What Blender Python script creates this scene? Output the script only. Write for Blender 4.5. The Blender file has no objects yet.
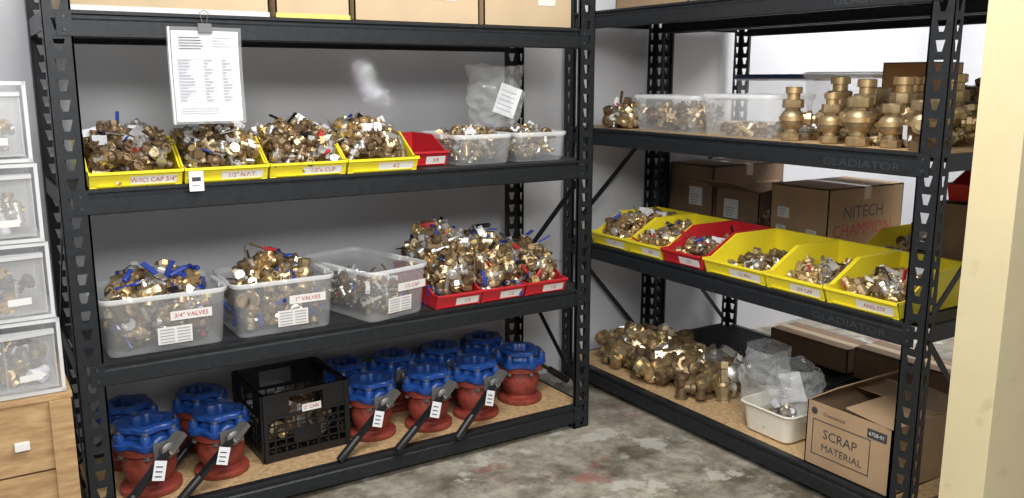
import bpy, math, random
import numpy as np
from mathutils import Matrix, Vector, noise, Euler

# ------------------------------------------------------------------ materials
MATS={}
def newmat(name):
    m=bpy.data.materials.new(name); m.use_nodes=True
    nt=m.node_tree; b=nt.nodes.get('Principled BSDF'); MATS[name]=m
    return m,nt,b
def mat(name,col,rough=.5,metal=0.0,nscale=None,namt=.2,bump=0,bscale=None,spec=None):
    m,nt,b=newmat(name)
    b.inputs['Roughness'].default_value=rough; b.inputs['Metallic'].default_value=metal
    b.inputs['Base Color'].default_value=(*col,1)
    if spec is not None: b.inputs['Specular IOR Level'].default_value=spec
    if nscale or bump:
        tc=nt.nodes.new('ShaderNodeTexCoord')
    if nscale:
        n=nt.nodes.new('ShaderNodeTexNoise'); n.inputs['Scale'].default_value=nscale; n.inputs['Detail'].default_value=5
        nt.links.new(tc.outputs['Object'],n.inputs['Vector'])
        r=nt.nodes.new('ShaderNodeValToRGB')
        r.color_ramp.elements[0].position=.3; r.color_ramp.elements[1].position=.7
        r.color_ramp.elements[0].color=(*[c*(1-namt) for c in col],1)
        r.color_ramp.elements[1].color=(*[min(1,c*(1+namt)) for c in col],1)
        nt.links.new(n.outputs['Fac'],r.inputs['Fac']); nt.links.new(r.outputs['Color'],b.inputs['Base Color'])
    if bump:
        n2=nt.nodes.new('ShaderNodeTexNoise'); n2.inputs['Scale'].default_value=bscale or 60; n2.inputs['Detail'].default_value=4
        nt.links.new(tc.outputs['Object'],n2.inputs['Vector'])
        bp=nt.nodes.new('ShaderNodeBump'); bp.inputs['Strength'].default_value=bump; bp.inputs['Distance'].default_value=.01
        nt.links.new(n2.outputs['Fac'],bp.inputs['Height']); nt.links.new(bp.outputs['Normal'],b.inputs['Normal'])
    return m
def clearmat(name,col,opaq,rough=.25):
    m,nt,b=newmat(name)
    b.inputs['Base Color'].default_value=(*col,1); b.inputs['Roughness'].default_value=rough
    t=nt.nodes.new('ShaderNodeBsdfTransparent'); mx=nt.nodes.new('ShaderNodeMixShader'); mx.inputs[0].default_value=opaq
    nt.links.new(t.outputs[0],mx.inputs[1]); nt.links.new(b.outputs[0],mx.inputs[2])
    nt.links.new(mx.outputs[0],nt.nodes['Material Output'].inputs['Surface'])
    return m
mat('rack_steel',(.017,.020,.024),.42,.3,nscale=40,namt=.25,bump=.15,bscale=250)
mat('rack_emboss',(.05,.055,.06),.4,.3)
mat('wire_black',(.010,.010,.012),.5,.2)
mat('dark_deck',(.022,.022,.026),.6)
mat('yellow_plastic',(.84,.71,.03),.38,nscale=6,namt=.06)
mat('red_plastic',(.52,.022,.03),.35,nscale=6,namt=.1)
mat('paper',(.70,.71,.74),.6)
mat('label',(.72,.71,.68),.5)
mat('ink',(.04,.04,.05),.6)
mat('ink_red',(.45,.05,.06),.6)
mat('ink_grey',(.36,.37,.40),.6)
mat('brass',(.57,.41,.21),.38,.82)
mat('brass_aged',(.40,.30,.17),.42,.78,nscale=25,namt=.3)
mat('brass_dark',(.20,.135,.075),.48,.65)
mat('brass_light',(.80,.67,.43),.30,.88)
mat('nickel',(.56,.54,.51),.35,.82)
mat('steel_grey',(.20,.195,.19),.45,.6)
mat('handle_blue',(.02,.05,.28),.4)
mat('handle_black',(.010,.010,.012),.4)
mat('handle_red',(.42,.03,.03),.4)
mat('valve_blue',(.012,.060,.26),.36,nscale=25,namt=.3,bump=.2,bscale=90)
mat('valve_red',(.24,.042,.028),.5,nscale=25,namt=.35,bump=.3,bscale=90)
mat('cardboard',(.37,.25,.145),.8,nscale=5,namt=.12)
mat('cardboard_dark',(.23,.15,.09),.8,nscale=5,namt=.14)
mat('cardboard_light',(.54,.41,.26),.8,nscale=5,namt=.08)
mat('tape',(.46,.35,.2),.3)
mat('tape_yellow',(.72,.6,.16),.4)
mat('cream_plastic',(.74,.70,.58),.4)
mat('orange_card',(.46,.22,.08),.7)
mat('crate_black',(.008,.008,.009),.4)
mat('lid_blue',(.03,.05,.16),.4)
clearmat('clear_plastic',(.80,.82,.84),.20,.16)
clearmat('clear_rim',(.85,.87,.88),.50,.22)
clearmat('drawer_rim',(.86,.87,.88),.52,.25)
clearmat('frosted',(.86,.87,.88),.24,.22)
clearmat('bag_plastic',(.70,.72,.73),.20,.10)
clearmat('sleeve',(.85,.87,.9),.22,.1)

def wood(name,a,b_,scale,stretch):
    m,nt,b=newmat(name); b.inputs['Roughness'].default_value=.7
    tc=nt.nodes.new('ShaderNodeTexCoord'); mp=nt.nodes.new('ShaderNodeMapping'); mp.inputs['Scale'].default_value=stretch
    n=nt.nodes.new('ShaderNodeTexNoise'); n.inputs['Scale'].default_value=scale; n.inputs['Detail'].default_value=8; n.inputs['Roughness'].default_value=.65
    r=nt.nodes.new('ShaderNodeValToRGB'); r.color_ramp.elements[0].position=.35; r.color_ramp.elements[1].position=.68
    r.color_ramp.elements[0].color=(*a,1); r.color_ramp.elements[1].color=(*b_,1)
    nt.links.new(tc.outputs['Object'],mp.inputs[0]); nt.links.new(mp.outputs[0],n.inputs['Vector'])
    nt.links.new(n.outputs['Fac'],r.inputs[0]); nt.links.new(r.outputs[0],b.inputs['Base Color'])
wood('particle_board',(.36,.22,.10),(.62,.44,.24),45,(1,1,1))
wood('plywood',(.31,.18,.08),(.52,.345,.17),9,(1,1,5))

def stained(name,base,amt,stain,sc,thr,amount=.6):
    m,nt,b=newmat(name); b.inputs['Roughness'].default_value=.5
    tc=nt.nodes.new('ShaderNodeTexCoord')
    n=nt.nodes.new('ShaderNodeTexNoise'); n.inputs['Scale'].default_value=sc; n.inputs['Detail'].default_value=8; n.inputs['Roughness'].default_value=.7
    nt.links.new(tc.outputs['Object'],n.inputs['Vector'])
    r=nt.nodes.new('ShaderNodeValToRGB'); r.color_ramp.elements[0].position=.3; r.color_ramp.elements[1].position=.7
    r.color_ramp.elements[0].color=(*[c*(1-amt) for c in base],1); r.color_ramp.elements[1].color=(*[min(1,c*(1+amt)) for c in base],1)
    nt.links.new(n.outputs[0],r.inputs[0])
    n2=nt.nodes.new('ShaderNodeTexNoise'); n2.inputs['Scale'].default_value=sc*5; n2.inputs['Detail'].default_value=6
    nt.links.new(tc.outputs['Object'],n2.inputs['Vector'])
    r2=nt.nodes.new('ShaderNodeValToRGB'); r2.color_ramp.elements[0].position=thr; r2.color_ramp.elements[0].color=(0,0,0,1)
    r2.color_ramp.elements[1].position=thr+.05; r2.color_ramp.elements[1].color=(amount,amount,amount,1)
    nt.links.new(n2.outputs[0],r2.inputs[0])
    mx=nt.nodes.new('ShaderNodeMixRGB'); nt.links.new(r2.outputs[0],mx.inputs[0]); nt.links.new(r.outputs[0],mx.inputs[1]); mx.inputs[2].default_value=(*stain,1)
    nt.links.new(mx.outputs[0],b.inputs['Base Color'])
stained('wall_cream',(.52,.445,.27),.09,(.38,.31,.17),1.6,.62,.5)
mat('wall_paint',(.64,.65,.68),.5,nscale=1.2,namt=.05,bump=.05,bscale=40)

def floor_mat():
    m,nt,b=newmat('concrete'); b.inputs['Roughness'].default_value=.42
    tc=nt.nodes.new('ShaderNodeTexCoord')
    def nz(s,d=6,w=0):
        mp=nt.nodes.new('ShaderNodeMapping'); mp.inputs['Location'].default_value=(w,w*.7,0)
        nt.links.new(tc.outputs['Object'],mp.inputs[0])
        n=nt.nodes.new('ShaderNodeTexNoise'); n.inputs['Scale'].default_value=s; n.inputs['Detail'].default_value=d
        n.inputs['Roughness'].default_value=.66
        nt.links.new(mp.outputs[0],n.inputs['Vector']); return n
    n1=nz(3.2,9); n2=nz(3.6,7,3.1); n3=nz(3.4,7,7.7); n4=nz(20,8); n5=nz(7,8,1.3); n6=nz(4.4,8,12.4)
    r=nt.nodes.new('ShaderNodeValToRGB')
    e=r.color_ramp.elements; e[0].position=.38; e[0].color=(.14,.12,.088,1); e[1].position=.58; e[1].color=(.42,.385,.315,1)
    nt.links.new(n1.outputs[0],r.inputs[0])
    r4=nt.nodes.new('ShaderNodeValToRGB'); r4.color_ramp.elements[0].position=.38; r4.color_ramp.elements[0].color=(.62,.62,.62,1); r4.color_ramp.elements[1].position=.58
    nt.links.new(n4.outputs[0],r4.inputs[0])
    mm=nt.nodes.new('ShaderNodeMixRGB'); mm.blend_type='MULTIPLY'; mm.inputs[0].default_value=.8
    nt.links.new(r.outputs[0],mm.inputs[1]); nt.links.new(r4.outputs[0],mm.inputs[2])
    cur=mm.outputs[0]
    for (n,a,bb,k,c) in [(n5,.58,.66,.6,(.48,.46,.40)),(n2,.59,.65,.65,(.28,.09,.075)),(n6,.60,.66,.7,(.09,.08,.07)),(n3,.57,.60,.7,(.55,.53,.47))]:
        rr=nt.nodes.new('ShaderNodeValToRGB'); rr.color_ramp.elements[0].position=a; rr.color_ramp.elements[0].color=(0,0,0,1)
        rr.color_ramp.elements[1].position=bb; rr.color_ramp.elements[1].color=(k,k,k,1)
        nt.links.new(n.outputs[0],rr.inputs[0])
        mx=nt.nodes.new('ShaderNodeMixRGB'); nt.links.new(rr.outputs[0],mx.inputs[0]); nt.links.new(cur,mx.inputs[1]); mx.inputs[2].default_value=(*c,1); cur=mx.outputs[0]
    nt.links.new(cur,b.inputs['Base Color'])
    bp=nt.nodes.new('ShaderNodeBump'); bp.inputs['Strength'].default_value=.15; nt.links.new(n4.outputs[0],bp.inputs['Height']); nt.links.new(bp.outputs[0],b.inputs['Normal'])
floor_mat()

# ------------------------------------------------------------------ mesh builder
class MB:
    def __init__(s): s.V=[];s.F=[];s.I=[];s.S=[];s.n=0;s.m=[]
    def mi(s,m):
        if m not in s.m: s.m.append(m)
        return s.m.index(m)
    def add(s,vf,m,M=None,smooth=False):
        v=np.asarray(vf[0],dtype=float)
        if M is not None:
            A=np.array(M); v=v@A[:3,:3].T+A[:3,3]
        s.V.append(v); k=s.mi(m); n=s.n
        for f in vf[1]: s.F.append([i+n for i in f])
        s.I+= [k]*len(vf[1]); s.S+=[smooth]*len(vf[1]); s.n+=len(v)
    def tmpl(s,T,M,mm=None):
        for (vf,m,sm) in T:
            if mm and m in mm: m=mm[m]
            s.add(vf,m,M,sm)
    def build(s,name,loc=(0,0,0),rz=0,bevel=None,solid=None,collect=None):
        me=bpy.data.meshes.new(name+'_mesh')
        me.from_pydata(np.concatenate(s.V).tolist(),[],s.F)
        for m in s.m: me.materials.append(MATS[m])
        me.polygons.foreach_set('material_index',s.I); me.polygons.foreach_set('use_smooth',s.S)
        me.update()
        if any(s.S): me.set_sharp_from_angle(angle=math.radians(38))
        return place(me,name,loc,rz,bevel,solid)
def place(me,name,loc,rz=0,bevel=None,solid=None):
    o=bpy.data.objects.new(name,me); bpy.context.scene.collection.objects.link(o)
    o.location=loc; o.rotation_euler=(0,0,rz)
    if solid:
        md=o.modifiers.new('thick','SOLIDIFY'); md.thickness=solid; md.offset=-1
    if bevel:
        md=o.modifiers.new('bevel','BEVEL'); md.width=bevel; md.segments=2; md.limit_method='ANGLE'; md.angle_limit=math.radians(50)
    return o
def box(x0,x1,y0,y1,z0,z1):
    v=[(x0,y0,z0),(x1,y0,z0),(x1,y1,z0),(x0,y1,z0),(x0,y0,z1),(x1,y0,z1),(x1,y1,z1),(x0,y1,z1)]
    return v,[(0,3,2,1),(4,5,6,7),(0,1,5,4),(1,2,6,5),(2,3,7,6),(3,0,4,7)]
def lathe(prof,segs=12,ph=0,cap=True,mod=None):
    v=[];f=[]
    for (r,z) in prof:
        for j in range(segs):
            a=2*math.pi*j/segs+ph; rr=r*(mod(a) if mod else 1)
            v.append((rr*math.cos(a),rr*math.sin(a),z))
    for i in range(len(prof)-1):
        for j in range(segs):
            k=(j+1)%segs; f.append((i*segs+j,i*segs+k,(i+1)*segs+k,(i+1)*segs+j))
    if cap:
        f.append(tuple(reversed(range(segs)))); b=(len(prof)-1)*segs; f.append(tuple(b+j for j in range(segs)))
    return v,f
def prism_x(pts,x0,x1):
    n=len(pts); v=[(x0,p[0],p[1]) for p in pts]+[(x1,p[0],p[1]) for p in pts]
    f=[tuple(range(n))[::-1],tuple(range(n,2*n))]
    for i in range(n):
        k=(i+1)%n; f.append((i,k,n+k,n+i))
    return v,f
def quad(p): return list(p),[(0,1,2,3)]
def Mdir(p0,p1):
    p0=Vector(p0);p1=Vector(p1);d=p1-p0
    return Matrix.Translation(p0)@d.to_track_quat('Z','Y').to_matrix().to_4x4(), d.length
def cyl(mb,p0,p1,r,m,segs=8,r2=None):
    M,l=Mdir(p0,p1); mb.add(lathe([(r,0),(r if r2 is None else r2,l)],segs),m,M,True)
def T(x,y,z): return Matrix.Translation((x,y,z))
def R(a,ax): return Matrix.Rotation(a,4,ax)
RX90=R(math.pi/2,'X')
_tc={}
def text(s,size):
    k=(s,size)
    if k in _tc: return _tc[k]
    cu=bpy.data.curves.new('t','FONT'); cu.body=s; cu.size=size; cu.align_x='CENTER'; cu.align_y='CENTER'; cu.resolution_u=2
    o=bpy.data.objects.new('t',cu); bpy.context.scene.collection.objects.link(o)
    dg=bpy.context.evaluated_depsgraph_get(); me=bpy.data.meshes.new_from_object(o.evaluated_get(dg))
    v=[tuple(x.co) for x in me.vertices]; f=[tuple(p.vertices) for p in me.polygons]
    bpy.data.objects.remove(o); bpy.data.curves.remove(cu); bpy.data.meshes.remove(me)
    _tc[k]=(v,f); return _tc[k]

# ------------------------------------------------------------------ room
def slab(name,b,m):
    mb=MB(); mb.add(box(*b),m); return mb.build(name)
WY=3.79
slab('floor',(-3,7,-3,WY+.1,-.1,0),'concrete')
slab('wall_back',(-3,6.1,WY,WY+.1,0,3),'wall_paint')
slab('wall_right',(6.0,6.1,-3,WY,0,3),'wall_paint')
slab('wall_left',(-1.6,-1.5,-1,WY,0,3),'wall_paint')
slab('wall_partition',(2.18,3.15,1.13,1.25,0,3),'wall_cream')

# ------------------------------------------------------------------ racks
def post(mb,ox,oy,sx,sy,H):
    t=.003; W=.082; D=.05; p=.062
    def cell(U,Vv,w,z0,z1):
        cx=w/2
        hz0=z0+(z1-z0)*.2; hz1=z0+(z1-z0)*.78
        wt=w*.21; wb=w*.10
        o=[(0,z0),(w,z0),(w,z1),(0,z1)]; i=[(cx-wb,hz0),(cx+wb,hz0),(cx+wt,hz1),(cx-wt,hz1)]
        v=[]
        for k in (0,t):
            for (a,z) in o+i:
                v.append((ox+U[0]*a+Vv[0]*k, oy+U[1]*a+Vv[1]*k, z))
        f=[]
        for j in range(4):
            k=(j+1)%4
            f+=[(j,k,4+k,4+j),(8+j,8+4+j,8+4+k,8+k),(4+j,4+k,12+k,12+j)]
        f+=[(1,2,10,9),(3,0,8,11)]
        return v,f
    n=int(H/p)
    for i in range(n):
        mb.add(cell((sx,0),(0,sy),W,i*p,(i+1)*p),'rack_steel')
        mb.add(cell((0,sy),(sx,0),D,i*p,(i+1)*p),'rack_steel')
    x=ox+sx*(W-.006); mb.add(box(min(x,x+sx*.006),max(x,x+sx*.006),min(oy,oy+sy*.014),max(oy,oy+sy*.014),0,n*p),'rack_steel')
    mb.add(box(min(ox,ox+sx*W),max(ox,ox+sx*W),min(oy,oy+sy*D),max(oy,oy+sy*D),0,.006),'rack_steel')
def rack(name,loc,rz,L,D,H,levels,decks,txt=True,flip=0):
    mb=MB()
    for (ox,sx) in ((0,1),(L,-1)):
        for (oy,sy) in ((0,1),(D,-1)): post(mb,ox,oy,sx,sy,H)
    W=.082
    for z,dk in zip(levels,decks):
        h=.082
        pf=[(0.004,z-h),(0.0,z-h+.004),(0.0,z-.030),(0.007,z-.024),(0.007,z-.014),(-.002,z-.010),(-.002,z-.001),(.002,z+.001),(.035,z+.001),(.035,z-.006),(.012,z-.008),(.014,z-h+.006),(.03,z-h+.004),(.03,z-h)]
        mb.add(prism_x(pf,W-.02,L-W+.02),'rack_steel')
        pb=[(D-a,b) for a,b in pf][::-1]
        mb.add(prism_x(pb,W-.02,L-W+.02),'rack_steel')
        for x0 in (.004,L-.010):
            mb.add(box(x0,x0+.006,.05,D-.05,z-.06,z-.001),'rack_steel')
        for xa in (W-.045,L-W-.0):
            mb.add(box(xa,xa+.045,-.003,.0,z-h+.004,z-.004),'rack_steel')
            for zz in (z-.02,z-.06):
                mb.add(lathe([(.006,0),(.005,.003)],8),'rack_emboss',T(xa+.022,-.003,zz)@RX90)
        for k in range(1,4):
            xx=L*k/4; mb.add(box(xx-.015,xx+.015,.03,D-.03,z-.04,z-.016),'rack_steel')
        if dk=='wire':
            y=.04
            while y<D-.03:
                mb.add(box(.03,L-.03,y,y+.007,z-.014,z-.004),'wire_black'); y+=.026
            for k in range(1,52):
                xx=.03+(L-.06)*k/52; mb.add(box(xx,xx+.008,.03,D-.03,z-.020,z-.008),'wire_black')
        else:
            mb.add(box(.02,L-.02,.036,D-.036,z-.014,z-.0005),dk)
        if txt and z>.5:
            mb.add(text('GLADIATOR',.042),'rack_emboss',T(L-.30,-.0010,z-.055)@Matrix.Diagonal((1.35,1,.9,1))@RX90)
    for x0 in (.006,L-.012):
        for i in range(len(levels)-2):
            za=levels[i]; zb=levels[i+1]-.06
            if (i+flip)%2: za,zb=zb,za
            v=[(x0,.03,za),(x0,D-.03,zb),(x0,D-.03,zb+.035),(x0,.03,za+.035)]
            v2=[(a+.004,b,c) for a,b,c in v]
            mb.add((v+v2,[(0,1,2,3),(7,6,5,4),(0,4,5,1),(3,2,6,7)]),'rack_steel')
    return mb.build(name,loc,rz)
Z=[.11,.67,1.25,1.81]
ZR=[.11,.777,1.36,1.925]
LX,LY=.25,3.07
RXX,RY=2.68,3.73
rack('storage_rack',(LX,LY,0),0,2.115,.61,1.99,Z,['particle_board','dark_deck','dark_deck','dark_deck'],False,0)
rack('storage_rack',(RXX,RY,0),-math.pi/2,2.09,.61,2.12,ZR,['particle_board','dark_deck','particle_board','dark_deck'],True,1)
rack('storage_rack',(3.34,RY,0),-math.pi/2,2.09,.61,2.12,ZR,['wire','particle_board','particle_board','dark_deck'],False,1)

# ------------------------------------------------------------------ containers
def hopper_bin(w=.28,d=.40,h=.15,hl=.06,m='yellow_plastic',label='3/4 VALVE'):
    mb=MB(); t=.0035
    side=[(.022,0),(d-.01,0),(d,h),(.42*d,h),(.10*d,hl+.004),(-.001,hl)]
    for x0 in (-w/2,w/2-t): mb.add(prism_x(side,x0,x0+t),m)
    mb.add(box(-w/2,w/2,d-t-.006,d-.002,0,h),m)
    mb.add(box(-w/2,w/2,.02,d-.008,0,t),m)
    mb.add(prism_x([(.022,0),(.022+t,0),(t,hl),(0,hl)],-w/2,w/2),m)
    mb.add(box(-w/2-.003,w/2+.003,-.006,t+.001,hl-.008,hl+.001),m)
    mb.add(box(-w/2-.003,w/2+.003,d-.007,d+.003,h-.010,h),m)
    for s in (-1,1):
        xa,xb=(s*w/2-.003,s*w/2+.003) 
        mb.add(box(xa,xb,.42*d,d,h-.010,h+.001),m)
        mb.add(prism_x([(.42*d,h-.010),(.42*d,h+.001),(.10*d,hl+.003),(.10*d,hl-.008)],xa,xb),m)
        mb.add(box(xa,xb,-.004,.10*d,hl-.008,hl+.003),m)
    k=(.022)/hl
    def lp(z,o): return (.022-k*z-o,z)
    z0,z1=hl*.14,hl*.66
    mb.add(prism_x([lp(z0-.004,.006),lp(z0-.004,0),lp(z0,0),lp(z0,.006)],-w*.42,w*.42),m)
    lw=w*.34
    a=lp(z0,.0015); b=lp(z1,.0015); cx=w*.10
    mb.add(quad([(cx-lw*.5,a[0],a[1]),(cx+lw,a[0],a[1]),(cx+lw,b[0],b[1]),(cx-lw*.5,b[0],b[1])]),'label')
    mc=lp((z0+z1)/2,.0025); tl=math.atan(k)
    mb.add(text(label,.022),'ink_red',T(cx+lw*.25,mc[0],mc[1])@R(math.pi/2+tl,'X'))
    return mb
def rrect(w,d,r,z,n=4):
    pts=[]
    for (sx,sy,a0) in ((1,1,0),(-1,1,90),(-1,-1,180),(1,-1,270)):
        for i in range(n+1):
            a=math.radians(a0+90*i/n); pts.append((sx*(w/2-r)+r*math.cos(a),sy*(d/2-r)+r*math.sin(a),z))
    return pts
def loops(ls,bottom=True):
    n=len(ls[0]); v=[p for l in ls for p in l]; f=[]
    for i in range(len(ls)-1):
        for j in range(n):
            k=(j+1)%n; f.append((i*n+j,i*n+k,(i+1)*n+k,(i+1)*n+j))
    if bottom: f.append(tuple(reversed(range(n))))
    return v,f
def clear_tote(w,d,h,label=None,lid=None,labelx=0,body='clear_plastic',rim='clear_rim'):
    mb=MB(); k=.90
    mb.add(loops([rrect(w*k-.01,d*k-.01,.03,0),rrect(w*k,d*k,.035,.008),rrect(w*.965,d*.965,.035,h-.02)]),body,None,True)
    mb.add(loops([rrect(w*.965,d*.965,.035,h-.02),rrect(w*.97,d*.97,.035,h-.003),rrect(w,d,.04,h),rrect(w+.004,d+.004,.04,h-.006),rrect(w,d,.04,h-.016)],False),rim,None,True)
    for s in (-1,1):
        mb.add(box(s*w/2-.012,s*w/2+.012,-.06,.06,h-.02,h-.004),rim)
    if lid:
        mb.add(loops([rrect(w+.006,d+.006,.04,h-.01),rrect(w+.012,d+.012,.04,h+.004),rrect(w-.02,d-.02,.03,h+.012),rrect(w-.05,d-.05,.03,h+.006)]),lid,None,True)
        mb.add((rrect(w-.05,d-.05,.03,h+.006),[tuple(range(20))]),lid)
    if label:
        yb=-d*k/2; yt=-d*.965/2
        f=lambda z:(yb+(yt-yb)*z/(h-.02))-.003
        lw=.07; tl=math.atan((yb-yt)/(h-.02))
        def sheet(x0,x1,z0,z1,m,o=0): mb.add(quad([(x0,f(z0)-o,z0),(x1,f(z0)-o,z0),(x1,f(z1)-o,z1),(x0,f(z1)-o,z1)]),m)
        z0,z1=h*.52,h*.68
        sheet(labelx-lw,labelx+lw,z0,z1,'label'); zc=(z0+z1)/2
        mb.add(text(label,.022),'ink_red',T(labelx,f(zc)-.0012,zc)@R(math.pi/2+tl,'X'))
        q=labelx-.055
        sheet(q-.06,q+.055,h*.12,h*.42,'label')
        for i in range(5):
            for (u0,u1) in ((-.052,-.005),(.004,.048)):
                sheet(q+u0,q+u1,h*.15+i*.011,h*.15+i*.011+.004,'ink_grey',.001)
    return mb

# ------------------------------------------------------------------ brass fittings
RY90=R(math.pi/2,'Y')
def bake(L):
    out=[]
    for vf,m,M,sm in L:
        v=np.asarray(vf[0],float)
        if M is not None:
            A=np.array(M); v=v@A[:3,:3].T+A[:3,3]
        out.append(((v,vf[1]),m,sm))
    return out
def t_ball(h='handle_blue',hl=.050):
    L=[]
    for s in(0,math.pi):
        L.append((lathe([(.011,.018),(.018,.018),(.018,.034),(.0165,.037),(.012,.037),(.011,.030)],6),'brass',R(s,'Z')@RY90,False))
    L.append((lathe([(.012,-.02),(.018,-.013),(.020,0),(.018,.013),(.012,.02)],12),'brass',RY90,True))
    L.append((lathe([(.009,.012),(.009,.026),(.005,.027),(.005,.036)],8),'brass',None,True))
    L.append((lathe([(.008,.031),(.008,.035)],6),'nickel',None,False))
    L.append((prism_x([(-.007,0),(.007,0),(.007,.003),(-.007,.003)],-.010,.022),'nickel',T(0,0,.030),False))
    L.append((box(0,hl,-.0065,.0065,-.001,.004),h,T(.020,0,.031)@R(-.12,'Y'),False))
    return bake(L)
def t_tball():
    L=t_ball()[:-2]
    L+=bake([(lathe([(.006,-.024),(.0075,-.02),(.0075,.02),(.006,.024)],8),'handle_blue',T(0,0,.038)@RY90,True),(box(-.008,.008,-.007,.007,.028,.040),'handle_blue',None,False)])
    return L
def t_union():
    return bake([(lathe([(.010,-.034),(.015,-.034),(.015,-.018),(.012,-.017),(.012,-.013)],10),'brass',RY90,True),
      (lathe([(.014,-.013),(.024,-.011),(.024,.008),(.018,.012),(.013,.013)],8),'brass',RY90,False),
      (lathe([(.012,.012),(.012,.020),(.017,.020),(.017,.036),(.011,.036),(.010,.03)],10),'brass',RY90,True)])
def t_tee():
    pr=[(.010,-.03),(.016,-.03),(.016,-.021),(.013,-.019),(.013,.019),(.016,.021),(.016,.03),(.010,.03)]
    return bake([(lathe(pr,10),'brass',RY90,True),(lathe([(.012,0),(.013,.018),(.016,.021),(.016,.031),(.010,.031),(.010,.024)],10),'brass',None,True)])
def t_elbow():
    return bake([(lathe([(.013,0),(.013,.016),(.017,.018),(.017,.030),(.011,.030),(.010,.024)],10),'brass',None,True),
      (lathe([(.013,0),(.013,.016),(.017,.018),(.017,.030),(.011,.030),(.010,.024)],10),'brass',RY90,True),
      (lathe([(.004,-.014),(.011,-.010),(.015,0),(.011,.010),(.004,.014)],10),'brass',None,True)])
def t_stem():
    return bake([(lathe([(.005,-.035),(.007,-.03),(.007,-.005),(.014,-.004),(.014,.004),(.008,.006),(.008,.026),(.012,.028),(.012,.036),(.006,.038)],8),'nickel',RY90,True)])
def t_gate():
    L=t_tee()
    L+=bake([(lathe([(.015,.026),(.018,.028),(.018,.036),(.010,.042),(.006,.046),(.006,.054)],6),'brass',None,False),
       (lathe([(.004,.052),(.015,.051),(.017,.054),(.015,.057),(.004,.056)],10),'handle_blue',None,True)])
    return L
def t_wye():
    return bake([(lathe([(.013,-.044),(.013,-.052),(.021,-.052),(.021,-.036),(.016,-.034),(.017,-.022),(.023,-.010),(.023,.010),(.017,.022),(.016,.034),(.021,.036),(.021,.052),(.013,.052),(.013,.044)],8),'brass',RY90,False),
       (lathe([(.024,-.006),(.026,-.004),(.026,.004),(.024,.006)],12),'brass',RY90,True),
       (lathe([(.014,.0),(.015,.026),(.022,.028),(.022,.038),(.016,.042),(.008,.043),(.008,.052)],8),'brass',R(.5,'Y'),False)])
def t_nut():
    return bake([(lathe([(.010,-.010),(.018,-.010),(.0185,-.008),(.0185,.008),(.018,.010),(.010,.010),(.010,-.01)],6,cap=False),'brass',None,False)])
def t_tag():
    v=[(-.014,-.02,0),(.014,-.02,0),(.014,.005,.004),(.014,.026,.0),(-.014,.026,0),(-.014,.005,.004)]
    return bake([((v,[(0,1,2,5),(5,2,3,4)]),'paper',None,False),(([(-.010,-.015,.002),(.010,-.015,.002),(.010,-.010,.003),(-.010,-.010,.003)],[(0,1,2,3)]),'ink_grey',None,False)])
KB=t_ball(); KQ=t_tball(); KU=t_union(); KT=t_tee(); KE=t_elbow(); KS=t_stem(); KG=t_gate(); KP=t_tag(); KW=t_wye(); KN=t_nut()
MIXA=[(KB,2.5),(KU,3),(KT,3),(KE,3),(KS,2),(KN,2),(KQ,1.2),(KW,1),(KP,.9)]
MIXB=[(KB,3.5),(KQ,3.5),(KU,3),(KT,2),(KE,2),(KG,.6),(KW,1),(KP,.2)]
MIXC=[(KU,4),(KE,3),(KT,3),(KS,1),(KN,2),(KP,.3)]
MIXD=[(KS,3),(KU,2),(KB,1.5),(KT,1.5),(KN,2),(KP,.8)]
MIXL=[(KW,5),(KT,2),(KU,1.5),(KE,1)]
def pile(name,cx,cy,z0,w,d,h,n,sc,seed,kinds,rz=0,ex=.45,ey=.45,slope=0,dark=.3,bias=.75,blue=.0,flat=.6,base='brass'):
    rng=random.Random(seed); mb=MB()
    ks=[k for k,_ in kinds]; ws=[a for _,a in kinds]
    mg=.036*sc
    for i in range(n):
        fx=rng.uniform(-1,1); fy=rng.uniform(-1,1)
        x=fx*(w/2-mg); y=fy*(d/2-mg)
        top=h*(1-ex*fx*fx)*(1-ey*fy*fy)+slope*fy*h*.3
        z=.024*sc+max(0,top-.03*sc)*(rng.random()**bias)
        k=rng.choices(ks,ws)[0]
        rot=Euler((rng.uniform(0,6.28),rng.uniform(0,6.28),rng.uniform(0,6.28))).to_matrix().to_4x4()
        if z>top*.7 and rng.random()<flat: rot=Euler((rng.gauss(0,.5),rng.gauss(0,.4),rng.uniform(0,6.28))).to_matrix().to_4x4()
        s=sc*rng.uniform(.8,1.2)
        if k is KP: z=top+.01*sc; s*=1.1
        r=rng.random(); mm={'brass':base}
        if r<dark: mm={'brass':'brass_dark'}
        elif r<dark+.18: mm={'brass':'brass_light'}
        elif r<dark+.30: mm={'brass':'nickel'}
        elif r<dark+.42: mm={'brass':'brass_aged'}
        if rng.random()>blue: mm['handle_blue']=rng.choice(['nickel','brass_dark','steel_grey','handle_black','handle_black','handle_red'])
        mb.tmpl(k,T(x,y,z)@rot@Matrix.Scale(s,4),mm)
    return mb.build(name,(cx,cy,z0),rz)

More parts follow.
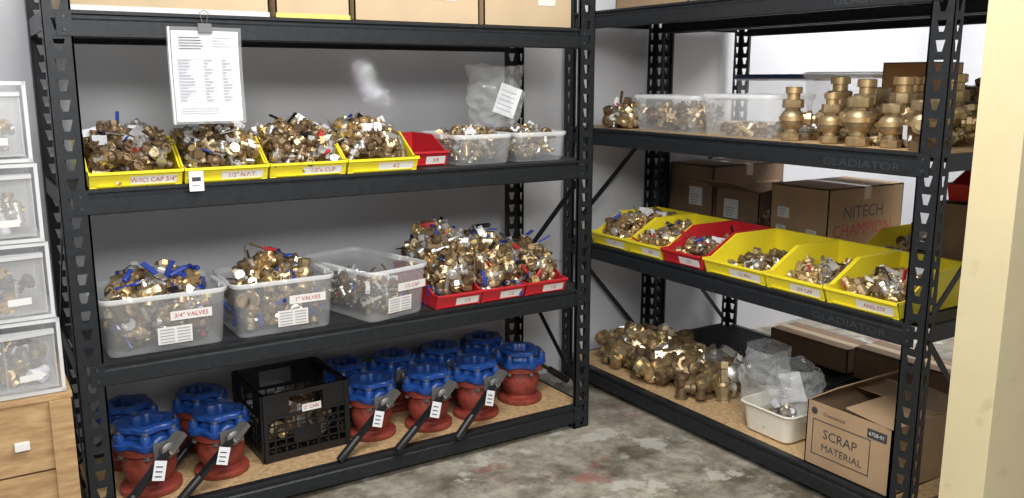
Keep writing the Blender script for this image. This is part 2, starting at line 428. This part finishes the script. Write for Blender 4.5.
# --- left rack shelf z=1.25 : yellow bins
labs=['W/ICI CAP 3/4"','1/2" N.P.T.','1/2"x CUP','4/2']
for i,(xc,w) in enumerate([(.482,.286),(.775,.282),(1.068,.286),(1.362,.286)]):
    z=Z[2]+.002
    hopper_bin(w,.40,.14,.052,'yellow_plastic',labs[i]).build('yellow_parts_bin',(xc,3.062,z),0,bevel=.0012)
    pile('brass_fittings_pile',xc,3.262,z+.005,w-.004,.40,.188,275,.88,10+i,MIXA,ex=.12,ey=.33,slope=.12,dark=.34,blue=.15)
hopper_bin(.17,.34,.12,.06,'red_plastic','3/8').build('red_parts_bin',(1.605,3.16,Z[2]+.002),0,bevel=.0012)
clear_tote(.28,.36,.125).build('clear_plastic_tote',(1.84,3.285,Z[2]+.002))
pile('brass_fittings_pile',1.84,3.285,Z[2]+.006,.235,.31,.135,170,.78,20,MIXC,ex=.1,ey=.1,dark=.4)
clear_tote(.27,.36,.125).build('clear_plastic_tote',(2.125,3.285,Z[2]+.002))
pile('brass_fittings_pile',2.125,3.285,Z[2]+.006,.225,.31,.135,170,.78,21,MIXC,ex=.1,ey=.1,dark=.4)

# --- left rack shelf z=.67
z=Z[1]+.002
for (xc,yc,w,d,ang,lab_,lx) in [(.545,3.245,.425,.33,0,'3/4" VALVES',.08),(.965,3.245,.39,.33,.0,'1" VALVES',.08),(1.352,3.285,.30,.50,.24,'1/2 CAP',.06)]:
    clear_tote(w,d,.205,lab_,None,lx).build('clear_plastic_tote',(xc,yc,z),ang)
pile('brass_fittings_pile',.545,3.245,z+.005,.375,.28,.265,215,1.15,30,MIXB,ex=.25,ey=.2,blue=.8,dark=.34)
pile('brass_fittings_pile',.965,3.245,z+.005,.335,.28,.265,205,1.15,31,MIXB,ex=.25,ey=.2,blue=.65,dark=.34)
pile('valve_handle_pile',1.352,3.285,z+.005,.25,.44,.15,90,1.05,32,MIXD,rz=.24,ex=.3,ey=.3,dark=.6,blue=.2)
for i,(xc,h,n) in enumerate([(1.685,.32,250),(1.90,.27,200),(2.12,.20,150)]):
    hopper_bin(.21,.42,.13,.06,'red_plastic','1/2').build('red_parts_bin',(xc,3.062,z),0,bevel=.0012)
    pile('brass_fittings_pile',xc,3.275,z+.005,.225,.41,h,n,1.1,40+i,MIXB,ex=.25,ey=.40,slope=.05,blue=.35,dark=.28)

# ------------------------------------------------------------------ flanged valves
def flanged_valve(tag=True,seed=0):
    mb=MB()
    mb.add(lathe([(.045,0),(.102,0),(.104,.003),(.104,.018),(.100,.021),(.072,.024),(.070,.035),(.082,.055),(.090,.085),(.090,.115),(.080,.145),(.078,.150),(.104,.152),(.105,.172),(.100,.175),(.05,.175)],28),'valve_red',None,True)
    mod=lambda a:1+.09*math.cos(6*a)
    mb.add(lathe([(.06,.176),(.106,.176),(.112,.180),(.112,.194),(.104,.200),(.072,.202),(.066,.208),(.064,.224),(.088,.228),(.092,.232),(.092,.246),(.088,.250),(.058,.250),(.054,.244),(.050,.20),(.005,.198)],48,mod=mod),'valve_blue',None,True)
    for i in range(6):
        a=2*math.pi*i/6
        c,s=math.cos(a)*.100,math.sin(a)*.100
        mb.add(lathe([(.018,.172),(.019,.176),(.019,.222),(.016,.228),(.010,.229)],10),'valve_blue',T(c,s,0),True)
        mb.add(lathe([(.010,.228),(.010,.238)],6),'steel_grey',T(c,s,0))
        mb.add(lathe([(.010,.140),(.010,.153)],6),'steel_grey',T(c,s,0))
    M=T(0,-.07,.180)@RX90
    mb.add(lathe([(.038,0),(.038,.03),(.030,.036),(.030,.05),(.018,.052),(.018,.075)],16),'valve_blue',M,True)
    mb.add(box(-.045,.045,-.028,.028,.052,.058),'steel_grey',M)
    mb.add(lathe([(.026,.058),(.028,.062),(.028,.080),(.020,.086),(.010,.087)],12),'steel_grey',M,True)
    mb.add(lathe([(.011,.087),(.011,.098)],6),'nickel',M)
    p0=Vector((.03,-.140,.205)); p1=Vector((-.22,-.20,-.02+.05))
    M2,l=Mdir(p0,p1)
    mb.add(box(-.013,.013,-.008,.008,-.02,l),'handle_black',M2)
    mb.add(box(-.022,.022,-.010,.010,-.030,.045),'steel_grey',M2)
    mb.add(lathe([(.014,0),(.017,.003),(.017,.12),(.013,.125)],10),'handle_black',M2@T(0,0,l-.09),True)
    if tag:
        M3=T(-.05,-.185,.17)@R(.35,'Y')@R(-.2,'X')
        mb.add(box(-.022,.022,-.0006,.0006,-.065,0),'paper',M3)
        for k in range(3): mb.add(box(-.015,.010,-.0014,-.0008,-.054+k*.016,-.050+k*.016),'ink',M3)
    o=mb.build('flanged_lever_valve'); me=o.data; bpy.data.objects.remove(o); return me
VA=flanged_valve(True); VB=flanged_valve(False)
zb=Z[0]+.002
for (x,y,a,me,s) in [(.475,3.26,.30,VA,1.05),(.735,3.27,.12,VA,.98),(.45,3.545,-.4,VB,.98),(.73,3.56,.2,VB,.95),
      (1.37,3.29,.05,VA,.98),(1.62,3.25,.0,VA,1.0),(1.86,3.25,.1,VA,1.0),(2.13,3.30,2.6,VB,1.0),
      (1.36,3.56,.1,VB,.98),(1.59,3.54,.0,VB,1.0),(1.83,3.53,.1,VB,1.0),(2.08,3.56,.2,VB,1.0)]:
    o=place(me,'flanged_lever_valve',(x,y,zb),a); o.scale=(s,s,s)

# milk crate
def milk_crate(w=.345,d=.34,h=.27):
    mb=MB(); m='crate_black'; t=.008
    def side(M,L):
        mb.add(box(-L/2,L/2,-t/2,t/2,h-.022,h),m,M); mb.add(box(-L/2,L/2,-t*.9,t*.9,h-.006,h),m,M)
        mb.add(box(-L/2,L/2,-t/2,t/2,0,.03),m,M); mb.add(box(-L/2,L/2,-t/2,t/2,h*.62,h*.67),m,M)
        for s in(-1,1): mb.add(box(s*L/2-.016*(s>0)-.0*(s<0),s*L/2+.016*(s<0),-t,t,0,h),m,M)
        n=8
        for i in range(1,n):
            x=-L/2+L*i/n; mb.add(box(x-.003,x+.003,-.003,.003,0,h*.64),m,M)
        for i in range(1,5):
            zz=.03+(h*.62-.03)*i/5; mb.add(box(-L/2,L/2,-.003,.003,zz-.003,zz+.003),m,M)
        for x0,x1 in((-L/2,-L*.2),(L*.2,L/2)):
            mb.add(box(x0,x1,-.004,.004,h*.66,h-.02),m,M)
        mb.add(box(-L*.16,L*.16,-.005,.005,h*.22,h*.42),m,M)
    side(T(0,-d/2,0),w);side(T(0,d/2,0),w);side(T(-w/2,0,0)@R(math.pi/2,'Z'),d);side(T(w/2,0,0)@R(math.pi/2,'Z'),d)
    for i in range(12):
        x=-w/2+w*(i+.5)/12; mb.add(box(x-.004,x+.004,-d/2,d/2,.004,.010),m)
        y=-d/2+d*(i+.5)/12; mb.add(box(-w/2,w/2,y-.004,y+.004,.0,.006),m)
    return mb
mc=milk_crate(.355,.355,.28); 
mc.add(quad([(-.02,-.186,.185),(.06,-.186,.185),(.06,-.186,.215),(-.02,-.186,.215)]),'label')
mc.add(text('2" CHK',.020),'ink_red',T(.02,-.1875,.20)@RX90)
mc.build('milk_crate',(1.06,3.41,zb),.04)
pile('brass_fittings_pile',1.06,3.41,zb+.012,.30,.29,.19,80,1.3,50,MIXC,ex=.25,ey=.25,dark=.7)

# ------------------------------------------------------------------ cardboard boxes
def cbox(w,d,h,m='cardboard',open_=None,flaps=(1,1,1,1),tape=True,fl=None):
    mb=MB(); t=.005
    mb.add(box(-w/2,w/2,-d/2,-d/2+t,0,h),m); mb.add(box(-w/2,w/2,d/2-t,d/2,0,h),m)
    mb.add(box(-w/2,-w/2+t,-d/2,d/2,0,h),m); mb.add(box(w/2-t,w/2,-d/2,d/2,0,h),m)
    mb.add(box(-w/2,w/2,-d/2,d/2,0,t),m)
    if open_:
        fl=fl or [d/2*.9]*4
        def flap(M,L,ang,l):
            mb.add(box(-L/2,L/2,0,l,0,.004),m,M@R(ang,'X'))
        a=open_
        if flaps[0]: flap(T(0,-d/2,h)@R(math.pi,'Z'),w,a[0],fl[0])
        if flaps[1]: flap(T(0,d/2,h),w,a[1],fl[1])
        if flaps[2]: flap(T(-w/2,0,h)@R(math.pi/2,'Z'),d,a[2],fl[2])
        if flaps[3]: flap(T(w/2,0,h)@R(-math.pi/2,'Z'),d,a[3],fl[3])
    else:
        mb.add(box(-w/2,w/2,-d/2,-.002,h-t,h),m); mb.add(box(-w/2,w/2,.002,d/2,h-t,h),m)
        if tape:
            mb.add(box(-w/2,w/2,-.025,.025,h,h+.0008),'tape')
            for s in(-1,1): mb.add(box(s*w/2-.0008,s*w/2+.0008,-.025,.025,h-.06,h),'tape')
    return mb
for (x0,x1,m,h,tp) in [(.32,.97,'cardboard_light',.24,1),(.985,1.27,'cardboard_light',.22,1),(1.28,1.82,'cardboard_light',.26,0),(1.835,2.28,'cardboard_light',.24,0)]:
    b=cbox(x1-x0-.008,.42,h,m)
    w=x1-x0-.008
    if tp: b.add(box(-w/2,w/2,-.2112,-.2100,.002,.018),'tape_yellow' if x0>.9 else 'label')
    b.add(quad([(w*.1,-.2115,.09),(w*.3,-.2115,.09),(w*.3,-.2115,.15),(w*.1,-.2115,.15)]),'label')
    b.build('cardboard_box',((x0+x1)/2,3.33,Z[3]+.002))
for (y0,y1,h) in [(2.9,3.4,.2),(2.2,2.75,.25)]:
    cbox(y1-y0,.42,h,'cardboard').build('cardboard_box',(2.95,(y0+y1)/2,ZR[3]+.002),-math.pi/2)

# ------------------------------------------------------------------ paper sleeve hanging from the top beam
def sleeve():
    mb=MB(); w,h=.24,.315; n=8
    yy=lambda x,zz:-.012*math.sin((x/w+.5)*math.pi)-.006*math.sin(zz*14)
    def sheet(x0,x1,z0,z1,y,m):
        v=[];f=[]
        for i in range(n+1):
            for j in range(n+1):
                x=x0+(x1-x0)*i/n; zz=z0+(z1-z0)*j/n
                v.append((x,y+yy(x,zz),zz))
        for i in range(n):
            for j in range(n): a=i*(n+1)+j; f.append((a,a+n+1,a+n+2,a+1))
        mb.add((v,f),m,None,True)
    sheet(-w/2,w/2,-h,0,0,'sleeve')
    sheet(-w/2+.014,w/2-.010,-h+.008,-.012,.003,'paper')
    sheet(-w/2+.004,-w/2+.010,-h,0,-.001,'paper')
    rng=random.Random(5)
    def ln(x0,x1,z,t,m='ink_grey'):
        k=4
        for i in range(k):
            xa=x0+(x1-x0)*i/k; xb=x0+(x1-x0)*(i+1)/k
            o=.0012
            mb.add(quad([(xa,yy(xa,z)-o,z),(xb,yy(xb,z)-o,z),(xb,yy(xb,z+t)-o,z+t),(xa,yy(xa,z+t)-o,z+t)]),m)
    for i in range(5): ln(-.085,-.085+rng.uniform(.04,.08),-.035-i*.009,.0024,'ink')
    for i in range(4): ln(.02,.02+rng.uniform(.03,.07),-.035-i*.009,.002)
    for i in range(15): ln(-.095,.10,-.105-i*.010,.0011)
    for i in range(14):
        ln(-.09,-.09+rng.uniform(.02,.05),-.1035-i*.010-.005,.003); ln(-.01,-.01+rng.uniform(.01,.03),-.1035-i*.010-.005,.003); ln(.05,.05+rng.uniform(.01,.04),-.1035-i*.010-.005,.003)
    for i in range(3): ln(-.09,.03,-.265-i*.008,.002)
    mb.add(prism_x([(-.018,-.018),(.010,-.018),(.002,.012),(-.008,.012)],-.022,.022),'handle_black')
    for s in (-1,1):
        pts=[(s*.006,-.008,.01),(s*.014,-.011,.045),(s*.0,-.011,.055)]
        for a,b in zip(pts,pts[1:]): cyl(mb,a,b,.0014,'steel_grey',6)
    return mb
sleeve().build('document_sleeve',(.722,3.046,1.768),0)
def ptag(w,h):
    mb=MB(); mb.add(box(-w/2,w/2,-.0006,.0006,-h,0),'paper')
    mb.add(box(-w*.3,w*.3,-.0012,-.0007,-h*.5,-h*.3),'ink'); mb.add(box(-w*.3,w*.2,-.0012,-.0007,-h*.75,-h*.68),'ink_grey')
    return mb
ptag(.048,.068).build('price_tag',(.665,3.050,1.295),0)

# ------------------------------------------------------------------ plastic bag
def bag(w,d,h,seed,paper=True,m='bag_plastic',open_top=False):
    mb=MB(); nu,nv=36,26; v=[];f=[]
    off=Vector((seed*3.1,seed,0))
    for j in range(nv+1):
        t=j/nv; zz=h*t
        if open_top: pr=.75+.25*math.sin(min(1,t*1.6)*math.pi/2)-.25*max(0,t-.6)
        else:
            pr=(math.sin(math.pi*min(1,t*1.15+.12))**.5 if t*1.15+.12<1 else .12); pr=max(pr,.16)
        for i in range(nu):
            a=2*math.pi*i/nu; c,s=math.cos(a),math.sin(a)
            p=Vector((c*w/2*pr,s*d/2*pr,zz))
            q=noise.noise_vector(p*11+off)*.035+noise.noise_vector(p*32+off)*.016
            q.z*=.5 if j else 0
            v.append(tuple(p+q*(1 if j else .5)))
    for j in range(nv):
        for i in range(nu):
            k=(i+1)%nu; f.append((j*nu+i,j*nu+k,(j+1)*nu+k,(j+1)*nu+i))
    f.append(tuple(reversed(range(nu))))
    zmin=min(p[2] for p in v); v=[(a,b,c-zmin) for a,b,c in v]
    mb.add((v,f),m,None,False)
    if paper:
        M=T(.02,-d*.36,h*.22)@R(.35,'Y')
        mb.add(box(-.05,.05,-.002,.0,.0,.13),'paper',M)
        for k in range(5): mb.add(box(-.04,.03,-.003,-.002,.02+k*.02,.024+k*.02),'ink_grey',M)
    return mb
bag(.25,.17,.27,1,True,open_top=True).build('plastic_bag',(1.99,3.30,Z[2]+.138),-.2)

# ------------------------------------------------------------------ right rack, shelf z=.777
z=ZR[1]+.002
spec=[(3.345,.27,'yellow_plastic','1"',.15,130),(3.075,.245,'yellow_plastic','3/4"',.12,110),(2.82,.25,'red_plastic','1/2"',.09,80),
      (2.51,.33,'yellow_plastic','1/2 PRV',.06,42),(2.195,.28,'yellow_plastic','3/4 CAP',.08,60),(1.895,.30,'yellow_plastic','ANG STP',.11,105)]
for i,(yc,w,m,lab_,h,n) in enumerate(spec):
    hopper_bin(w,.46,.15,.062,m,lab_).build('red_parts_bin' if m[0]=='r' else 'yellow_parts_bin',(2.672,yc,z),-math.pi/2,bevel=.0012)
    pile('brass_fittings_pile',2.672+.235,yc,z+.005,w-.014,.42,h,n,.98,60+i,MIXA if i<3 else MIXD+[(KE,2),(KW,1)],rz=-math.pi/2,ex=.25,ey=.35,dark=.3,blue=.12)

# --- right rack, shelf z=1.36
z=ZR[2]+.002
clear_tote(.43,.30,.165).build('clear_plastic_tote',(2.895,3.06,z),-math.pi/2)
pile('brass_fittings_pile',2.895,3.06,z+.005,.36,.24,.12,130,.9,70,MIXC,rz=-math.pi/2,ex=.1,ey=.1)
clear_tote(.40,.30,.175).build('clear_plastic_tote',(2.895,2.62,z),-math.pi/2)
pile('brass_fittings_pile',2.895,2.62,z+.005,.32,.24,.03,24,.9,71,MIXC,rz=-math.pi/2,ex=.2,ey=.2)
pile('brass_fittings_pile',2.86,3.42,z,.22,.26,.12,60,1.2,72,MIXB,rz=-math.pi/2,blue=.1)
def check_valve(seed):
    mb=MB(); rng=random.Random(seed)
    br='brass_aged' if seed%3 else 'brass_dark'
    mb.add(lathe([(.030,0),(.040,0),(.041,.004),(.041,.022),(.038,.025),(.030,.027),(.030,.034)],8),br,None,False)
    mb.add(lathe([(.030,.030),(.030,.040),(.040,.046),(.048,.060),(.050,.075),(.046,.090),(.036,.100),(.030,.104)],20),br,None,True)
    mb.add(lathe([(.044,.066),(.053,.068),(.053,.082),(.044,.084)],20),'brass',None,True)
    mb.add(lathe([(.030,.100),(.030,.112),(.042,.112),(.043,.116),(.043,.138),(.040,.141),(.030,.142),(.028,.130)],8),'brass_aged',None,False)
    M=T(0,0,.075)@R(rng.uniform(-2.6,-1.2),'Z')@RY90
    mb.add(lathe([(.022,.03),(.022,.055),(.028,.057),(.028,.074),(.022,.076),(.015,.080),(.015,.090)],8),'brass_aged',M,True)
    if seed%2:
        mb.add(lathe([(.026,.14),(.026,.160),(.034,.162),(.034,.182),(.026,.184),(.02,.17)],10),'brass',None,True)
    if seed%3==0:
        mb.add(quad([(-.02,-.055,.03),(.02,-.057,.03),(.02,-.058,.07),(-.02,-.056,.07)]),'paper',R(-.9,'Z'))
    o=mb.build('brass_check_valve'); me=o.data; bpy.data.objects.remove(o); return me
CV=[check_valve(i) for i in range(6)]
rng=random.Random(3)
for i,(x,y,s) in enumerate([(2.80,2.35,1.05),(2.98,2.28,1.05),(2.79,2.16,.95),(2.78,2.03,1.15),(2.95,2.13,1.2),(2.80,1.91,1.0),(2.96,1.98,1.25),(2.78,1.78,1.1),(3.12,2.38,1.25),(3.14,2.22,1.35),(3.13,2.05,1.25),(2.94,1.82,1.15),(3.12,1.88,1.3),(3.2,1.73,1.2),(3.03,1.69,1.05)]):
    o=place(CV[(i*5+1)%6],'brass_check_valve',(x,y,z),rng.uniform(0,6)); o.scale=(s*.92,s*.92,s*1.08)
pile('brass_fittings_pile',2.98,2.06,z,.62,.34,.06,60,1.1,73,MIXL,rz=-math.pi/2,base='brass_aged')

# --- rear rack items
clear_tote(.42,.40,.25,lid='lid_blue').build('lidded_storage_tote',(3.66,3.10,z),-math.pi/2)
clear_tote(.38,.40,.26,lid='clear_rim').build('lidded_storage_tote',(3.66,2.68,z),-math.pi/2)
cbox(.22,.25,.31,'orange_card').build('cardboard_box',(3.62,2.34,z),-math.pi/2)
pile('brass_fittings_pile',3.62,1.96,z,.45,.35,.24,130,1.5,74,MIXL,rz=-math.pi/2,dark=.5,base='brass_aged')
z=ZR[1]+.002
def lab(mb,x,zz,y,w=.08,h=.07):
    mb.add(box(x-w/2,x+w/2,y-.0012,y-.0006,zz,zz+h),'label')
    for k in range(4): mb.add(box(x-w*.38,x+w*(.1+.06*k),y-.002,y-.0013,zz+.01+k*.014,zz+.015+k*.014),'ink_grey')
b=cbox(.34,.55,.36,'cardboard_dark'); lab(b,.04,.14,-.275,.10,.10); b.build('cardboard_box',(3.68,3.53,z),-math.pi/2)
b=cbox(.30,.50,.25,'cardboard_dark',open_=(.3,-.5,.3,.3)); lab(b,-.04,.10,-.25,.10,.10); b.build('cardboard_box',(3.66,3.19,z),-math.pi/2)
b=cbox(.34,.56,.32,'cardboard'); lab(b,-.09,.16,-.28,.07,.05); lab(b,-.10,.07,-.28,.06,.05); lab(b,.08,.07,-.28,.06,.05)
MS=T(.1702,-.02,.20)@R(math.pi/2,'Z')@RX90
b.add(text('NITECH',.085),'ink',MS); b.add(text('CHAMPION',.085),'ink_red',T(0,0,-.085)@MS)
b.build('cardboard_box',(3.64,2.75,z),-math.pi/2)
pile('brass_fittings_pile',3.44,2.98,z,.12,.16,.20,45,1.3,75,MIXD,dark=.8)
b=cbox(.40,.44,.33,'cardboard_dark'); b.build('cardboard_box',(3.60,1.86,z),-math.pi/2)
hopper_bin(.36,.42,.14,.07,'red_plastic','2"').build('red_parts_bin',(3.39,1.86,z+.334),-math.pi/2,bevel=.0012)
hopper_bin(.34,.40,.15,.07,'yellow_plastic','1 1/4').build('yellow_parts_bin',(3.38,2.25,z),-math.pi/2,bevel=.0012)
pile('brass_fittings_pile',3.59,2.25,z+.005,.32,.36,.13,60,1.2,76,MIXD,rz=-math.pi/2,dark=.6)
cbox(.62,.20,.16,'cardboard_dark').build('cardboard_box',(3.82,2.33,ZR[0]+.002),-math.pi/2)
cbox(.50,.20,.13,'cardboard_dark').build('cardboard_box',(3.82,2.93,ZR[0]+.002),-math.pi/2)

# --- right rack bottom
z=ZR[0]+.002
pile('brass_valve_body_pile',2.955,3.18,z,.94,.48,.165,105,1.85,80,MIXL,rz=-math.pi/2,ex=.4,ey=.3,dark=.35,base='brass_aged')
tub=MB(); w,d,h=.28,.24,.13
tub.add(loops([rrect(w*.84-.02,d*.84-.02,.03,0),rrect(w*.84,d*.84,.035,.008),rrect(w*.95,d*.95,.04,h-.012),rrect(w,d,.045,h-.010),rrect(w+.012,d+.012,.045,h-.004),rrect(w+.006,d+.006,.045,h),rrect(w*.94,d*.94,.04,h-.002),rrect(w*.83,d*.83,.03,.012)]),'cream_plastic',None,True)
tub.add((rrect(w*.83,d*.83,.03,.012),[tuple(range(20))]),'cream_plastic')
tub.build('plastic_tub',(2.86,2.36,z),-math.pi/2)
pile('brass_fittings_pile',2.86,2.36,z+.013,.20,.16,.12,40,1.0,81,MIXD,dark=.6)
bag(.24,.19,.29,4,False,open_top=True).build('plastic_bag',(2.85,2.45,z+.07),.4)
bag(.22,.19,.24,7,True,open_top=True).build('plastic_bag',(2.87,2.31,z+.07),1.8)
b=cbox(.37,.48,.26,'cardboard',open_=(0,3.10,2.55,3.04),flaps=(0,1,1,1),fl=[0,.22,.15,.20])
yb=-.2412
b.add(text('SCRAP',.052),'ink',T(-.03,yb,.140)@RX90@R(-.03,'Z')); b.add(text('MATERIAL',.040),'ink',T(-.02,yb,.085)@RX90@R(-.03,'Z'))
for (x0,x1,z0,z1) in [(-.155,.10,.19,.193),(-.155,.10,.05,.053),(-.155,-.152,.05,.193),(.098,.101,.05,.193)]:
    b.add(box(x0,x1,yb-.0004,yb+.0004,z0,z1),'ink')
b.add(box(.085,.165,yb-.0004,yb+.0004,.200,.235),'ink'); b.add(text('6758-01',.02),'label',T(.125,yb-.001,.217)@RX90)
b.add(lathe([(.014,0),(.014,.0005)],12),'ink',T(-.15,yb,.225)@RX90); b.add(text('Commercial',.02),'ink',T(-.06,yb,.222)@RX90)
b.build('cardboard_box',(2.945,1.925,z),-math.pi/2)

# ------------------------------------------------------------------ left: drawers on wooden crate
def drawer_unit(w=.42,d=.36,h=.225,seed=0):
    mb=MB(); m='frosted'; t=.004; rm='drawer_rim'
    mb.add(box(-w/2,w/2,0,d,0,t),m); mb.add(box(-w/2,w/2,0,d,h-t,h),m)
    mb.add(box(-w/2,-w/2+t,0,d,t,h-t),m); mb.add(box(w/2-t,w/2,0,d,t,h-t),m); mb.add(box(-w/2+t,w/2-t,d-t,d,t,h-t),m)
    mb.add(box(-w/2-.003,w/2+.003,-.005,.006,0,.010),rm); mb.add(box(-w/2-.003,w/2+.003,-.005,.006,h-.010,h),rm)
    mb.add(box(w/2-.006,w/2+.004,-.005,.008,0,h),rm); mb.add(box(-w/2-.004,-w/2+.006,-.005,.008,0,h),rm)
    a=w/2-.014
    n=10; v=[]
    for i in range(n+1):
        x=-a+2*a*i/n; yb_=-.006-.022*(1-(x/a)**2)
        for zz in (.018,h-.045): v.append((x,yb_,zz))
    mb.add((v,[(2*i,2*i+2,2*i+3,2*i+1) for i in range(n)]),m,None,True)
    mb.add(box(-a,a,.0,d-.03,.018,.021),m)
    mb.add(box(-a,-a+.003,0,d-.03,.022,h-.04),m); mb.add(box(a-.003,a,0,d-.03,.022,h-.04),m)
    v=[]
    for i in range(n+1):
        x=-a+2*a*i/n; yb_=-.006-.022*(1-(x/a)**2)
        v+=[(x,yb_,h-.045),(x,yb_-.014,h-.040),(x,yb_-.014,h-.030),(x,0,h-.028)]
    f=[]
    for i in range(n):
        for k in range(3): f.append((4*i+k,4*i+4+k,4*i+5+k,4*i+1+k))
    mb.add((v,f),rm,None,True)
    for i in range(2): 
        x=-a+2*a*(i+1)/3; mb.add(box(x-.0015,x+.0015,.0,d-.04,.02,h-.06),m)
    rng=random.Random(seed)
    for i in range(50):
        x=rng.uniform(-a+.05,a-.04); y=rng.uniform(.04,d-.08)
        mb.tmpl(rng.choice([KE,KS,KT]),T(x,y,.045+rng.uniform(0,.05))@Euler((rng.random()*6,rng.random()*6,rng.random()*6)).to_matrix().to_4x4()@Matrix.Scale(1.0,4),{'brass':rng.choice(['nickel','brass','brass_aged','paper','steel_grey'])})
    mb.add(quad([(a-.10,-.022,.05),(a-.04,-.014,.05),(a-.04,-.014,.07),(a-.10,-.022,.07)]),'label')
    return mb
def crate(w,d,h):
    mb=MB(); m='plywood'; n=3; bh=h/n
    for i in range(n):
        z0=i*bh+.003; z1=(i+1)*bh-.003
        mb.add(box(-w/2,w/2,-d/2,-d/2+.018,z0,z1),m); mb.add(box(-w/2,w/2,d/2-.018,d/2,z0,z1),m)
        mb.add(box(-w/2,-w/2+.018,-d/2+.018,d/2-.018,z0,z1),m); mb.add(box(w/2-.018,w/2,-d/2+.018,d/2-.018,z0,z1),m)
    mb.add(box(-w/2-.005,w/2+.005,-d/2-.005,d/2+.005,h-.004,h+.014),m)
    for s in (-1,1): mb.add(box(s*(w/2-.03)-.03,s*(w/2-.03)+.03,-d/2-.014,-d/2,0,h-.004),m)
    mb.add(box(w/2-.16,w/2-.12,-d/2-.016,-d/2-.0001,h-.14,h-.115),'label')
    return mb
crate(.50,.42,.665).build('wooden_crate',(-.045,3.02,0),0,bevel=.002)
for i in range(4):
    drawer_unit(seed=i).build('storage_drawer_unit',(-.018-.008*(i),2.82,.682+i*.229),[.0,.01,-.012,.0][i])

# ------------------------------------------------------------------ lights
def area(name,loc,rot,sx,sy,e,col=(1,1,1)):
    l=bpy.data.lights.new(name,'AREA'); l.shape='RECTANGLE'; l.size=sx; l.size_y=sy; l.energy=e; l.color=col
    o=bpy.data.objects.new(name,l); bpy.context.scene.collection.objects.link(o); o.location=loc; o.rotation_euler=rot; return o
area('front_fill_light',(1.2,1.6,2.95),(0,0,0),1.5,.4,75,(1,.98,.94))
area('front_fill_light',(.1,-.6,2.7),(math.radians(50),0,math.radians(-25)),1.8,.6,90,(1,.98,.95))  # added fill lamp behind the viewer, angled to brighten the shelf fronts
area('front_fill_light',(4.9,2.4,2.9),(0,0,0),1.2,1.2,85,(1,.99,.97))
# added narrow lamp, shaped to throw a faint streak on the back wall
def shaft(loc,tgt,sx,sy,spread,roll,e):
    l=bpy.data.lights.new('wall_streak_light','AREA'); l.shape='RECTANGLE'; l.size=sx; l.size_y=sy; l.energy=e; l.spread=math.radians(spread)
    o=bpy.data.objects.new('wall_streak_light',l); bpy.context.scene.collection.objects.link(o); o.location=loc
    q=(Vector(tgt)-Vector(loc)).to_track_quat('-Z','Y')
    o.rotation_euler=(q.to_matrix()@Matrix.Rotation(roll,3,'Z')).to_euler()
shaft((1.05,.9,1.78),(1.64,3.79,1.56),.03,.24,3,math.radians(28),.045)
w=bpy.data.worlds.new('world'); bpy.context.scene.world=w; w.use_nodes=True
w.node_tree.nodes['Background'].inputs[0].default_value=(.93,.95,1,1); w.node_tree.nodes['Background'].inputs[1].default_value=.50

cam=bpy.data.cameras.new('camera'); co=bpy.data.objects.new('camera',cam); bpy.context.scene.collection.objects.link(co)
cam.sensor_width=36; cam.lens=870/1024*36; cam.clip_start=.05
co.location=(0,0,1.6); co.rotation_euler=(math.radians(90-11.05),0,math.radians(-32.3))
bpy.context.scene.camera=co
bpy.context.scene.view_settings.view_transform='Standard'
